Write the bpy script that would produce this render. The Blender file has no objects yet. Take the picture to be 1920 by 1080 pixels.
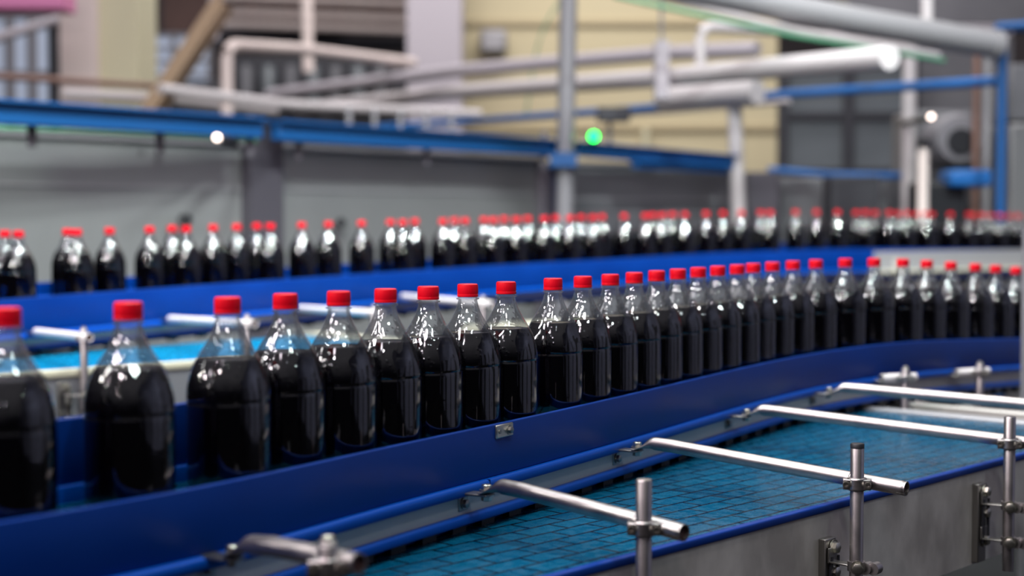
import bpy, bmesh, math, random
from mathutils import Vector, Matrix
random.seed(7)
S = bpy.context.scene
COL = S.collection
PI = math.pi

# ------------------------------------------------------------------ camera
F = 2900.0                       # focal length in pixels of the 1920 wide frame
PITCH = math.atan(125 / F)
CZ = 1.297
cam_d = bpy.data.cameras.new('camera')
cam_d.sensor_width = 36
cam_d.lens = F / 1920 * 36
cam_d.clip_start = .05
cam_d.clip_end = 100
cam_d.dof.use_dof = True
cam_d.dof.focus_distance = 2.28
cam_d.dof.aperture_fstop = 2.5
cam = bpy.data.objects.new('camera', cam_d)
COL.objects.link(cam)
cam.location = (0, 0, CZ)
cam.rotation_euler = (PI / 2 - PITCH, 0, 0)
S.camera = cam

# ------------------------------------------------------------------ world, lights, exposure
w = bpy.data.worlds.new('hall_light')
S.world = w
w.use_nodes = True
nt = w.node_tree
bg = nt.nodes['Background']
tc = nt.nodes.new('ShaderNodeTexCoord')
sx = nt.nodes.new('ShaderNodeSeparateXYZ')
nt.links.new(tc.outputs['Generated'], sx.inputs[0])
cr = nt.nodes.new('ShaderNodeValToRGB')
nt.links.new(sx.outputs['Z'], cr.inputs[0])
cr.color_ramp.elements[0].position = 0.0
cr.color_ramp.elements[0].color = (.02, .02, .025, 1)
cr.color_ramp.elements[1].position = .55
cr.color_ramp.elements[1].color = (.60, .58, .64, 1)
e = cr.color_ramp.elements.new(.12)
e.color = (.06, .06, .075, 1)
nt.links.new(cr.outputs[0], bg.inputs[0])
bg.inputs[1].default_value = .5


def lamp(name, loc, target, size, watts, color, shape='DISK', size_y=None):
    l = bpy.data.lights.new(name, 'AREA')
    l.shape = shape
    l.size = size
    if size_y:
        l.size_y = size_y
    l.energy = watts
    l.color = color
    o = bpy.data.objects.new(name, l)
    COL.objects.link(o)
    o.location = loc
    o.rotation_euler = (Vector(target) - Vector(loc)).to_track_quat('-Z', 'Y').to_euler()
    return o


WHITE, PINK, CYAN = (1, .97, .95), (1, .86, .93), (.82, 1, .97)
for x, y, z, p, c in (
        (-1.2, .2, 3.9, 38, PINK), (-2.2, .7, 3.6, 38, PINK), (-2.9, 2.1, 3.4, 34, WHITE), (-.9, -.9, 3.5, 34, PINK), (-3.3, 1.0, 3.1, 34, WHITE),
        (-1.7, 1.4, 3.7, 34, PINK), (-2.4, .1, 2.5, 16, PINK), (-3.2, 1.7, 2.4, 18, WHITE), (-.3, .5, 3.9, 34, WHITE), (.9, .3, 3.7, 22, CYAN), (.2, 2.1, 4.0, 38, CYAN), (-.7, 3.0, 3.8, 38, CYAN)):
    lamp('high_bay_lamp', (x, y, z), (.1, 2.8, 1), .28, p, c)
for x, y in ((-.5, 2.9), (1.0, 3.7), (2.4, 4.7)):
    lamp('bright_bay_lamp', (x, y, 4.9), (x - .6, y + 2.1, 1.1), .40, 95, (.90, 1, .98)).data.spread = math.radians(90)
lamp('skylight', (1.4, 6.6, 6.5), (1.4, 8.0, 0), 5, 330, (1, .96, .95), 'RECTANGLE', 5)
lamp('skylight', (-2.4, 4.0, 6.5), (-2.0, 7.0, 1), 3, 240, (1, .95, 1), 'RECTANGLE', 5)
lamp('skylight', (0, 12.5, 7), (0, 15.5, 2.5), 8, 600, (1, .97, .97), 'RECTANGLE', 3)
lamp('panel_reflection_light', (-2.25, 5.2, 1.95), (-2.0, 6.5, 1.38), .12, 14, (.8, 1, .84))  # added lamp, stands in for a pale green reflection on the left panel
lamp('wall_fill_light', (4.4, 2.0, 4.5), (6.9, 1.6, 1.3), 3, 150, (.86, .9, 1), 'RECTANGLE', 1)  # added lamp, brightens the unseen right wall for the bottles to reflect
S.view_settings.view_transform = 'Standard'
S.view_settings.look = 'None'
S.view_settings.exposure = -0.42
S.view_settings.gamma = 1
S.view_settings.use_curve_mapping = False
S.cycles.transparent_max_bounces = 40
S.cycles.max_bounces = 8
S.cycles.use_denoising = True
S.cycles.caustics_reflective = False
S.cycles.caustics_refractive = False
S.cycles.sample_clamp_indirect = 4


def ray(x, y):
    u = (x - 960) / F
    v = (540 - y) / F
    return Vector((u, math.cos(PITCH) + v * math.sin(PITCH), -math.sin(PITCH) + v * math.cos(PITCH)))


def at(x, y, Y):
    """world point at depth Y seen at frame position x, y of the photograph"""
    d = ray(x, y)
    return d * (Y / d.y) + Vector((0, 0, CZ))


def on(x, y, z):
    d = ray(x, y)
    return d * ((z - CZ) / d.z) + Vector((0, 0, CZ))


# ------------------------------------------------------------------ materials
def mat(name, color, rough=.5, metal=0., bump=None, spec=.5, emit=None, coat=0., vary=None):
    m = bpy.data.materials.new(name)
    m.use_nodes = True
    n = m.node_tree.nodes
    L = m.node_tree.links
    p = n['Principled BSDF']
    p.inputs['Base Color'].default_value = (*color, 1)
    p.inputs['Roughness'].default_value = rough
    p.inputs['Metallic'].default_value = metal
    p.inputs['Specular IOR Level'].default_value = spec
    p.inputs['Coat Weight'].default_value = coat
    p.inputs['Coat Roughness'].default_value = .12
    if emit:
        p.inputs['Emission Color'].default_value = (*emit[0], 1)
        p.inputs['Emission Strength'].default_value = emit[1]
    tcn = n.new('ShaderNodeTexCoord')
    if vary:      # (scale vector, second colour, contrast)
        mp = n.new('ShaderNodeMapping')
        mp.inputs['Scale'].default_value = vary[0]
        L.new(tcn.outputs['Object'], mp.inputs[0])
        no = n.new('ShaderNodeTexNoise')
        no.inputs['Scale'].default_value = 1
        no.inputs['Detail'].default_value = 5
        L.new(mp.outputs[0], no.inputs['Vector'])
        r = n.new('ShaderNodeValToRGB')
        r.color_ramp.elements[0].position = .5 - vary[2]
        r.color_ramp.elements[1].position = .5 + vary[2]
        r.color_ramp.elements[0].color = (*color, 1)
        r.color_ramp.elements[1].color = (*vary[1], 1)
        L.new(no.outputs['Fac'], r.inputs[0])
        L.new(r.outputs[0], p.inputs['Base Color'])
        mr = n.new('ShaderNodeMapRange')
        mr.inputs['To Min'].default_value = max(.02, rough - .1)
        mr.inputs['To Max'].default_value = min(1, rough + .14)
        L.new(no.outputs['Fac'], mr.inputs[0])
        L.new(mr.outputs[0], p.inputs['Roughness'])
    if bump:      # (scale vector, strength, distance)
        mp = n.new('ShaderNodeMapping')
        mp.inputs['Scale'].default_value = bump[0]
        L.new(tcn.outputs['Object'], mp.inputs[0])
        no = n.new('ShaderNodeTexNoise')
        no.inputs['Scale'].default_value = 1
        no.inputs['Detail'].default_value = 4
        L.new(mp.outputs[0], no.inputs['Vector'])
        b = n.new('ShaderNodeBump')
        b.inputs['Strength'].default_value = bump[1]
        b.inputs['Distance'].default_value = bump[2]
        L.new(no.outputs['Fac'], b.inputs['Height'])
        L.new(b.outputs[0], p.inputs['Normal'])
    return m


def belt_mat(name, color, dark, lu, lv, wet=1.0):
    """modular plastic belt: link seams from uv in metres (u along, v across)"""
    m = bpy.data.materials.new(name)
    m.use_nodes = True
    n = m.node_tree.nodes
    L = m.node_tree.links
    p = n['Principled BSDF']
    uv = n.new('ShaderNodeUVMap')
    # slight wobble of the seams
    nz = n.new('ShaderNodeTexNoise')
    nz.inputs['Scale'].default_value = 22
    L.new(uv.outputs[0], nz.inputs['Vector'])
    add = n.new('ShaderNodeMixRGB')
    add.blend_type = 'ADD'
    add.inputs['Fac'].default_value = .006
    L.new(uv.outputs[0], add.inputs[1])
    L.new(nz.outputs['Color'], add.inputs[2])
    br = n.new('ShaderNodeTexBrick')
    br.inputs['Scale'].default_value = 1
    br.inputs['Brick Width'].default_value = lu
    br.inputs['Row Height'].default_value = lv
    br.inputs['Mortar Size'].default_value = .0028
    br.inputs['Mortar Smooth'].default_value = .35
    br.inputs['Color1'].default_value = (*color, 1)
    br.inputs['Color2'].default_value = (color[0] * .8, color[1] * .8, color[2] * .85, 1)
    br.inputs['Mortar'].default_value = (*dark, 1)
    L.new(add.outputs[0], br.inputs['Vector'])
    L.new(br.outputs['Color'], p.inputs['Base Color'])
    n2 = n.new('ShaderNodeTexNoise')
    n2.inputs['Scale'].default_value = 60
    n2.inputs['Detail'].default_value = 4
    L.new(uv.outputs[0], n2.inputs['Vector'])
    mr = n.new('ShaderNodeMapRange')
    mr.inputs['From Min'].default_value = .35
    mr.inputs['From Max'].default_value = .65
    mr.inputs['To Min'].default_value = .16
    mr.inputs['To Max'].default_value = .40
    L.new(n2.outputs['Fac'], mr.inputs[0])
    L.new(mr.outputs[0], p.inputs['Roughness'])
    b1 = n.new('ShaderNodeBump')
    b1.inputs['Strength'].default_value = .5
    b1.inputs['Distance'].default_value = .0006
    inv = n.new('ShaderNodeMath')
    inv.operation = 'SUBTRACT'
    inv.inputs[0].default_value = 1
    L.new(br.outputs['Fac'], inv.inputs[1])
    L.new(inv.outputs[0], b1.inputs['Height'])
    b2 = n.new('ShaderNodeBump')
    b2.inputs['Strength'].default_value = .10 * wet
    b2.inputs['Distance'].default_value = .003
    L.new(n2.outputs['Fac'], b2.inputs['Height'])
    L.new(b1.outputs[0], b2.inputs['Normal'])
    L.new(b2.outputs[0], p.inputs['Normal'])
    p.inputs['Specular IOR Level'].default_value = .27
    return m


def shell_mat():
    """thin clear PET wall: mostly see-through, fresnel reflection, beads of condensation"""
    m = bpy.data.materials.new('clear_plastic')
    m.use_nodes = True
    n = m.node_tree.nodes
    L = m.node_tree.links
    n.clear()
    out = n.new('ShaderNodeOutputMaterial')
    tr = n.new('ShaderNodeBsdfTransparent')
    tr.inputs[0].default_value = (.90, .91, .92, 1)
    gl = n.new('ShaderNodeBsdfGlossy')
    gl.inputs['Roughness'].default_value = .02
    gl.inputs['Color'].default_value = (1, 1, 1, 1)
    tl = n.new('ShaderNodeBsdfTranslucent')
    tl.inputs[0].default_value = (.75, .77, .82, 1)
    lw = n.new('ShaderNodeFresnel')
    lw.inputs['IOR'].default_value = 1.5
    tcn = n.new('ShaderNodeTexCoord')
    vo = n.new('ShaderNodeTexVoronoi')
    vo.inputs['Scale'].default_value = 120
    L.new(tcn.outputs['Object'], vo.inputs['Vector'])
    rp = n.new('ShaderNodeMapRange')
    rp.inputs['From Min'].default_value = 0
    rp.inputs['From Max'].default_value = .30
    rp.inputs['To Min'].default_value = 1
    rp.inputs['To Max'].default_value = 0
    L.new(vo.outputs['Distance'], rp.inputs[0])
    # beads mostly in the upper part
    sep = n.new('ShaderNodeSeparateXYZ')
    L.new(tcn.outputs['Object'], sep.inputs[0])
    hz = n.new('ShaderNodeMapRange')
    hz.inputs['From Min'].default_value = .088
    hz.inputs['From Max'].default_value = .125
    hz.inputs['To Min'].default_value = .04
    hz.inputs['To Max'].default_value = 1
    L.new(sep.outputs['Z'], hz.inputs[0])
    b1 = n.new('ShaderNodeBump')
    b1.inputs['Distance'].default_value = .0006
    L.new(hz.outputs[0], b1.inputs['Strength'])
    L.new(rp.outputs[0], b1.inputs['Height'])
    no = n.new('ShaderNodeTexNoise')
    no.inputs['Scale'].default_value = 50
    no.inputs['Detail'].default_value = 0.5
    mp = n.new('ShaderNodeMapping')
    mp.inputs['Scale'].default_value = (1, 1, .45)
    L.new(tcn.outputs['Object'], mp.inputs[0])
    L.new(mp.outputs[0], no.inputs['Vector'])
    b2 = n.new('ShaderNodeBump')
    b2.inputs['Strength'].default_value = .5
    b2.inputs['Distance'].default_value = .0042
    hs = n.new('ShaderNodeMath')
    hs.operation = 'MULTIPLY'
    hs.inputs[1].default_value = 1.0
    L.new(hz.outputs[0], hs.inputs[0])
    L.new(hs.outputs[0], b2.inputs['Strength'])
    L.new(no.outputs['Fac'], b2.inputs['Height'])
    L.new(b1.outputs[0], b2.inputs['Normal'])
    L.new(b2.outputs[0], gl.inputs['Normal'])
    L.new(b2.outputs[0], lw.inputs['Normal'])
    fa = n.new('ShaderNodeMath')
    fa.operation = 'MULTIPLY_ADD'
    fa.inputs[1].default_value = .65
    fa.inputs[2].default_value = .05
    fa.use_clamp = True
    L.new(lw.outputs[0], fa.inputs[0])
    m1 = n.new('ShaderNodeMixShader')
    tf = n.new('ShaderNodeMath')
    tf.operation = 'MULTIPLY'
    tf.inputs[1].default_value = .11
    hh = n.new('ShaderNodeMapRange')
    hh.inputs['From Min'].default_value = .138
    hh.inputs['From Max'].default_value = .150
    hh.inputs['To Min'].default_value = 0
    L.new(sep.outputs['Z'], hh.inputs[0])
    L.new(hh.outputs[0], tf.inputs[0])
    L.new(tf.outputs[0], m1.inputs[0])
    L.new(tr.outputs[0], m1.inputs[1])
    L.new(tl.outputs[0], m1.inputs[2])
    m2 = n.new('ShaderNodeMixShader')
    L.new(fa.outputs[0], m2.inputs[0])
    L.new(m1.outputs[0], m2.inputs[1])
    L.new(gl.outputs[0], m2.inputs[2])
    L.new(m2.outputs[0], out.inputs[0])
    return m


M = {}
M['shell'] = shell_mat()
M['cola'] = mat('cola', (.0015, .001, .0025), .08, 0, None, .3)
M['cap'] = mat('red_plastic', (.70, .0, .012), .42, 0, None, .3)
M['rail'] = mat('blue_guide', (.0, .024, .175), .36, 0, ((3, 3, 60), .05, .002), .2,
                vary=((5, 5, 9), (.0, .033, .225), .25))
M['bead'] = mat('bright_blue_strip', (.0, .060, .36), .34, 0, None, .2)
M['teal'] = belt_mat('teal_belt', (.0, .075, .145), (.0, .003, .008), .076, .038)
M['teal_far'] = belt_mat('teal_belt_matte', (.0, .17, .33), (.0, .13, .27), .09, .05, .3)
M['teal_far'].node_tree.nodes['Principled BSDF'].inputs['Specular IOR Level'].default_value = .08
M['steel'] = mat('brushed_steel', (.42, .40, .37), .42, .35, ((2, 2, 220), .07, .001),
                 vary=((6, 6, 14), (.54, .50, .47), .25))
M['panel'] = mat('stained_steel', (.36, .33, .305), .45, .2, ((180, 180, 4), .10, .001),
                 vary=((11, 11, 7), (.60, .56, .52), .13))
M['tube'] = mat('polished_tube', (.33, .31, .31), .33, 1, ((40, 40, 40), .02, .0004),
                vary=((30, 30, 30), (.45, .41, .40), .25))
M['bolt'] = mat('zinc_bolt', (.55, .53, .46), .3, 1, ((60, 60, 60), .15, .001))
M['bracket'] = mat('dull_bracket', (.30, .285, .265), .38, 1, ((50, 50, 50), .15, .001))
M['dark'] = mat('dark_plastic', (.010, .010, .014), .5)
M['hole'] = mat('tube_inside', (.05, .015, .015), .6)
M['chain'] = mat('dark_blue_rail', (.001, .010, .07), .5, 0, None, .2)
M['enclosure'] = mat('enclosure_steel', (.25, .25, .255), .34, .4, ((14, 14, 1.5), .12, .01),
                     vary=((1.2, 1.2, .7), (.30, .30, .30), .2))
M['encl_dark'] = mat('enclosure_post', (.10, .09, .11), .5, .4)
M['beam'] = mat('blue_beam', (.004, .075, .25), .45)
M['beam2'] = mat('light_blue_beam', (.012, .13, .42), .45)
M['green'] = mat('green_strip', (.10, .34, .19), .5)
M['pipe'] = mat('galvanised_pipe', (.34, .33, .345), .45, .25, ((4, 4, 4), .1, .01))
M['pipe_d'] = mat('dull_grey_pipe', (.24, .23, .25), .5, .2)
M['pipe_w'] = mat('white_insulation', (.62, .57, .58), .6)
M['tan'] = mat('tan_chute', (.45, .31, .20), .6)
M['cream'] = mat('cream_wall', (.62, .54, .35), .8, 0, None, .3, vary=((.4, .4, .5), (.57, .49, .32), .2))
M['pillar_l'] = mat('pale_plaster', (.74, .62, .59), .8, vary=((2, 2, .5), (.80, .69, .65), .2))
M['pillar_y'] = mat('cream_plaster', (.64, .60, .42), .8)
M['pillar_w'] = mat('lilac_plaster', (.46, .42, .46), .8)
M['back'] = mat('dark_hall_wall', (.10, .085, .09), .8, vary=((.5, .5, .5), (.16, .13, .13), .2))
M['brown'] = mat('rusty_brown', (.17, .095, .08), .7, vary=((1, 1, 2), (.10, .06, .055), .2))
M['darkgrey'] = mat('charcoal', (.045, .045, .055), .6)
M['grey'] = mat('machine_grey', (.20, .20, .215), .5, .2, vary=((2, 2, 2), (.15, .15, .165), .2))
M['glass_day'] = mat('daylit_pane', (.45, .50, .60), .4, 0, None, .5, ((.62, .72, .95), .30))
M['glass_grey'] = mat('dim_pane', (.20, .22, .24), .3, 0, None, .6, vary=((.6, .6, 1.4), (.13, .15, .16), .2))
M['floor'] = mat('hall_floor', (.014, .014, .015), .6, 0, None, .05, vary=((1, 1, 1), (.008, .008, .008), .2))
M['lamp_green'] = mat('green_lamp', (0, .5, .1), .4, emit=((.0, 1, .09), 12))
M['lamp_white'] = mat('warm_lamp', (.8, .7, .6), .4, emit=((1, .82, .72), 9))
M['copper'] = mat('brown_pipe', (.26, .15, .12), .5, .3)
M['rod_satin'] = mat('satin_tube', (.72, .66, .66), .5, .15)
M['magenta'] = mat('pink_tarp', (.75, .25, .48), .7)


# ------------------------------------------------------------------ builders
def finish(name, bm, m, parent=None, loc=None, smooth=True, bevel=0):
    if loc is not None:
        bmesh.ops.translate(bm, verts=bm.verts, vec=-Vector(loc))
    bmesh.ops.recalc_face_normals(bm, faces=bm.faces)
    me = bpy.data.meshes.new(name)
    bm.to_mesh(me)
    bm.free()
    me.materials.append(m)
    if smooth:
        me.polygons.foreach_set('use_smooth', [True] * len(me.polygons))
        me.set_sharp_from_angle(angle=math.radians(38))
    o = bpy.data.objects.new(name, me)
    COL.objects.link(o)
    if parent is not None:
        o.parent = parent
    elif loc is not None:
        o.location = loc
    if bevel:
        b = o.modifiers.new('bevel', 'BEVEL')
        b.width = bevel
        b.segments = 2
        b.limit_method = 'ANGLE'
    return o


def root(name, loc, label, cat, group=None):
    o = bpy.data.objects.new(name, None)
    COL.objects.link(o)
    o.location = loc
    o.empty_display_size = .05
    o['label'] = label
    o['category'] = cat
    if group:
        o['group'] = group
    return o


def part(name, bm, m, r, bevel=0, top=None):
    """bm in world coordinates; r the thing's root, top the part it hangs under"""
    return finish(name, bm, m, top if top is not None else r, r.location, True, bevel)


def tag(o, label, cat, group=None):
    o['label'] = label
    o['category'] = cat
    if group:
        o['group'] = group
    return o


def struct(o):
    o['kind'] = 'structure'
    return o


def box(bm, c, size, rot=None):
    r = bmesh.ops.create_cube(bm, size=1)
    vs = r['verts']
    bmesh.ops.scale(bm, verts=vs, vec=size)
    if rot is not None:
        bmesh.ops.rotate(bm, verts=vs, cent=(0, 0, 0), matrix=rot)
    bmesh.ops.translate(bm, verts=vs, vec=c)
    return bm


def B(c, size, rot=None):
    return box(bmesh.new(), c, size, rot)


def frame_of(d):
    d = d.normalized()
    up = Vector((0, 0, 1)) if abs(d.z) < .95 else Vector((0, 1, 0))
    s = d.cross(up).normalized()
    u = s.cross(d).normalized()
    return s, u


def tube(bm, pts, r, seg=16, caps=True, flat=None):
    """pts world; r number or list; flat: list of vertical squash factors"""
    pts = [Vector(p) for p in pts]
    rings = []
    for i, p in enumerate(pts):
        a = pts[max(0, i - 1)]
        b = pts[min(len(pts) - 1, i + 1)]
        s, u = frame_of(b - a)
        rr = r[i] if isinstance(r, (list, tuple)) else r
        fl = flat[i] if flat else 1
        wd = 1 if fl == 1 else 1 + (1 - fl) * .5
        rings.append([bm.verts.new(p + s * (math.cos(t) * rr * wd) + u * (math.sin(t) * rr * fl))
                      for t in [2 * PI * k / seg for k in range(seg)]])
    for i in range(len(rings) - 1):
        for k in range(seg):
            bm.faces.new((rings[i][k], rings[i][(k + 1) % seg], rings[i + 1][(k + 1) % seg], rings[i + 1][k]))
    if caps:
        bm.faces.new(rings[0])
        bm.faces.new(rings[-1])
    return bm


def T(pts, r, seg=16, caps=True, flat=None):
    return tube(bmesh.new(), pts, r, seg, caps, flat)


def hollow(a, b, r, wall=.0016, seg=24):
    """an open ended tube with a wall, from a to b"""
    bm = bmesh.new()
    a, b = Vector(a), Vector(b)
    s, u = frame_of(b - a)
    R = []
    for p, rr in ((a, r), (b, r), (b, r - wall), (a, r - wall)):
        R.append([bm.verts.new(p + s * math.cos(t) * rr + u * math.sin(t) * rr) for t in [2 * PI * k / seg for k in range(seg)]])
    for i in range(4):
        j = (i + 1) % 4
        for k in range(seg):
            bm.faces.new((R[i][k], R[i][(k + 1) % seg], R[j][(k + 1) % seg], R[j][k]))
    return bm


def lathe(prof, seg=48):
    bm = bmesh.new()
    rings = []
    for r, z in prof:
        if r < 1e-6:
            rings.append([bm.verts.new((0, 0, z))])
        else:
            rings.append([bm.verts.new((r * math.cos(2 * PI * k / seg), r * math.sin(2 * PI * k / seg), z)) for k in range(seg)])
    for a, b in zip(rings[:-1], rings[1:]):
        for k in range(seg):
            k2 = (k + 1) % seg
            if len(a) == 1 and len(b) == 1:
                continue
            if len(a) == 1:
                bm.faces.new((a[0], b[k2], b[k]))
            elif len(b) == 1:
                bm.faces.new((a[k], a[k2], b[0]))
            else:
                bm.faces.new((a[k], a[k2], b[k2], b[k]))
    return bm


def hexbolt(bm, c, axis, r, h, washer=True):
    c = Vector(c)
    axis = Vector(axis).normalized()
    if washer:
        tube(bm, [c, c + axis * h * .25], r * 1.35, 20)
    tube(bm, [c + axis * h * .25, c + axis * h * .9, c + axis * h], [r, r, r * .82], 6)
    return bm


# paths --------------------------------------------------------------
def smooth_path(pts, n=3):
    for _ in range(n):
        pts = [pts[0]] + [(pts[i - 1] + pts[i] * 2 + pts[i + 1]) / 4 for i in range(1, len(pts) - 1)] + [pts[-1]]
    return pts


def resample(pts, step):
    out = [pts[0].copy()]
    acc = 0
    for a, b in zip(pts[:-1], pts[1:]):
        l = (b - a).length
        t = step - acc
        while t <= l:
            out.append(a.lerp(b, t / l))
            t += step
        acc = (acc + l) % step
    out.append(pts[-1].copy())
    return out


def near_side(path, i):
    a = path[max(0, i - 1)]
    b = path[min(len(path) - 1, i + 1)]
    d = (b - a)
    d.z = 0
    d.normalize()
    return Vector((d.y, -d.x, 0)), d


def sweep(path, prof, closed=True, uv=False):
    """prof: list of (u towards the near side, z) in metres"""
    bm = bmesh.new()
    uvl = bm.loops.layers.uv.new('UVMap') if uv else None
    rings = []
    s = 0
    ss = []
    for i, p in enumerate(path):
        if i:
            s += (path[i] - path[i - 1]).length
        ss.append(s)
        nrm, _ = near_side(path, i)
        rings.append([bm.verts.new(p + nrm * u + Vector((0, 0, z))) for u, z in prof])
    n = len(prof)
    for i in range(len(rings) - 1):
        for k in range(n if closed else n - 1):
            k2 = (k + 1) % n
            f = bm.faces.new((rings[i][k], rings[i][k2], rings[i + 1][k2], rings[i + 1][k]))
            if uv:
                for lp, (si, kk) in zip(f.loops, ((ss[i], k), (ss[i], k2), (ss[i + 1], k2), (ss[i + 1], k))):
                    lp[uvl].uv = (si, prof[kk][0])
    if closed:
        bm.faces.new(rings[0])
        bm.faces.new(rings[-1])
    return bm


def rect(u0, u1, z0, z1, r=0):
    if not r:
        return [(u0, z0), (u1, z0), (u1, z1), (u0, z1)]
    pts = []
    for cx, cy, a0 in ((u1 - r, z1 - r, 0), (u0 + r, z1 - r, 90), (u0 + r, z0 + r, 180), (u1 - r, z0 + r, 270)):
        for k in range(4):
            a = math.radians(a0 + 30 * k)
            pts.append((cx + r * math.cos(a), cz(cy) + r * math.sin(a)))
    return pts


def cz(v):
    return v


BH = .213       # bottle height
near_px = [(10, 58, 578), (245, 54, 567), (433, 50, 557), (535, 46.8, 552), (635, 44.5, 547.5), (723, 42.5, 543), (803, 40.8, 538),
           (877, 39.2, 533), (949, 37.7, 529), (1037, 35.6, 523), (1093, 34.4, 519), (1145, 33.3, 515), (1189, 32.3, 511.5),
           (1233, 31.2, 508), (1273, 30.3, 505.5), (1309, 29.5, 502), (1346, 28.7, 499.5), (1380, 28, 497), (1413, 27.2, 495),
           (1447, 26.55, 493), (1486, 25.95, 490), (1530, 25.4, 487), (1585, 24.75, 485), (1639, 24.1, 483), (1693, 23.4, 485),
           (1738, 22.7, 488), (1783, 22.05, 491.5), (1829, 21.4, 495), (1867, 20.8, 498), (1905, 20.2, 501)]
near_pos = [at(x, y, F * .03 / wd) - Vector((0, 0, BH)) for x, wd, y in near_px]
near_path = [near_pos[0] + Vector((-.32, -.38, 0))] + near_pos + [near_pos[-1] + Vector((.35, .38, -.03)), near_pos[-1] + Vector((.9, .9, -.06))]
near_path = smooth_path(resample(near_path, .05), 14)
near_path = smooth_path(resample(near_path, .025), 6)


def settle(p, path):
    """drop a bottle on to the belt"""
    q = min(path, key=lambda v: (v.x - p.x) ** 2 + (v.y - p.y) ** 2)
    return Vector((p.x, p.y, q.z))


def centre(p, path, mx):
    """keep a bottle within mx of the belt's centre line, at the belt's height"""
    best = min(range(len(path) - 1), key=lambda i: ((path[i] + path[i + 1]) / 2 - p).xy.length)
    a, b = path[best], path[best + 1]
    t = max(0, min(1, (p - a).xy.dot((b - a).xy) / (b - a).xy.length_squared))
    q = a.lerp(b, t)
    off = Vector(((p - q).x, (p - q).y, 0))
    if off.length > mx:
        off = off.normalized() * mx
    return q + off


far_ctl = [(-120, 4.15, 437), (38, 4.4, 432), (206, 4.65, 428), (350, 4.9, 423), (508, 5.2, 419), (678, 5.55, 414), (870, 6.0, 409), (1132, 6.6, 403),
           (1323, 7.0, 397), (1530, 7.4, 393.5), (1700, 7.75, 397), (1900, 8.2, 402), (2040, 8.5, 404)]
far_px = [7, 38, 124, 147, 206, 281, 321, 351, 400, 444, 481, 508, 566, 616, 678, 732, 755, 778, 830, 852, 872, 907, 925, 945, 968,
          989, 1020, 1042, 1068, 1089, 1111, 1134, 1167, 1205, 1223, 1241, 1260, 1284, 1323, 1355, 1389, 1425, 1444, 1491, 1530, 1569,
          1604, 1622, 1640, 1666, 1683, 1700, 1717, 1734, 1755, 1780, 1806, 1823, 1840, 1857, 1874, 1891, 1908]
far_nodes = [at(x, y, Y) - Vector((0, 0, BH)) for x, Y, y in far_ctl]
far_path = smooth_path(resample(far_nodes, .06), 20)
far_path = smooth_path(resample(far_path, .04), 4)


def path_at_px(path, x):
    k = (x - 960) / F
    for a, b in zip(path[:-1], path[1:]):
        fa, fb = a.x - k * a.y * 1.0, b.x - k * b.y * 1.0
        if fa <= 0 <= fb:
            return a.lerp(b, -fa / (fb - fa))
    return path[-1]


# ------------------------------------------------------------------ the setting
struct(finish('floor', B((3, 9, -.05), (30, 30, .1)), M['floor']))
WZ = 7.0
struct(finish('wall_back', B((1, 23.1, WZ / 2), (26, .2, WZ)), M['back']))
a, b = at(866, 100, 16), at(1458, 100, 16)
struct(finish('wall_cream', B(((a.x + b.x) / 2, 16.15, WZ / 2), (b.x - a.x, .3, WZ)), M['cream']))
M['cream_trim'] = mat('cream_trim', (.46, .38, .24), .8)
M['wall_r'] = mat('blue_grey_wall', (.30, .31, .42), .8)
struct(finish('wall_right', B((7.1, 1.5, WZ / 2), (.2, 15, WZ)), M['wall_r']))  # unseen wall, added to give the bottles a grey-blue reflected band
for k, (y0, y1) in enumerate(((-5.2, -3.2), (-1.7, -.9), (1.1, 1.5), (3.6, 5.0))):
    struct(finish('reflection_band_%d' % (k + 1), B((6.98, (y0 + y1) / 2, 1.5), (.08, y1 - y0, 3.0)), M['darkgrey']))  # unseen dark panels, added to break the reflected wall into vertical bands
for i, zpx in enumerate((43, 240)):
    p = at(1160, zpx, 15.98)
    struct(finish('trim_%d' % (i + 1), B(((a.x + b.x) / 2, 15.98, p.z), (b.x - a.x, .04, .05)), M['cream_trim']))
for i, (x0, x1, Y, mm) in enumerate(((110, 182, 11.0, 'pillar_l'), (762, 866, 15.0, 'pillar_w'))):
    a, b = at(x0, 50, Y), at(x1, 50, Y)
    bm = B(((a.x + b.x) / 2, Y + .3, WZ / 2), (b.x - a.x, .6, WZ))
    struct(finish('pillar_%d' % (i + 1), bm, M[mm], bevel=.01))
a, b = at(183, 50, 11.06), at(258, 50, 11.06)
struct(finish('pillar_3', B(((a.x + b.x) / 2, 11.36, WZ / 2), (b.x - a.x, .6, WZ)), M['pillar_y'], bevel=.01))


def window(name, x0, x1, y0, y1, Y, cols, rows, pane, fr, fw=.07):
    a, b = at(x0, y1, Y), at(x1, y0, Y)
    c = (a + b) / 2
    W, H = b.x - a.x, b.z - a.z
    r = bpy.data.objects.new(name, None)
    COL.objects.link(r)
    r.location = (c.x, Y, a.z)
    r['kind'] = 'structure'
    g = B((c.x, Y, c.z), (W, .02, H))
    part('window_pane', g, pane, r)
    bm = bmesh.new()
    for i in range(cols + 1):
        box(bm, (a.x + W * i / cols, Y - .03, c.z), (fw, .08, H + fw))
    for j in range(rows + 1):
        box(bm, (c.x, Y - .025, a.z + H * j / rows), (W, .06, fw * .7))
    part('window_frame', bm, fr, r)
    return r


window('window_1', -60, 104, 28, 250, 17, 4, 2, M['glass_day'], M['pipe_d'], .10)
window('window_2', 262, 395, 66, 190, 18, 2, 5, M['glass_day'], M['pipe_d'], .05)
window('window_3', 1466, 1712, 112, 322, 13, 2, 2, M['glass_grey'], M['darkgrey'], .085)

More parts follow.
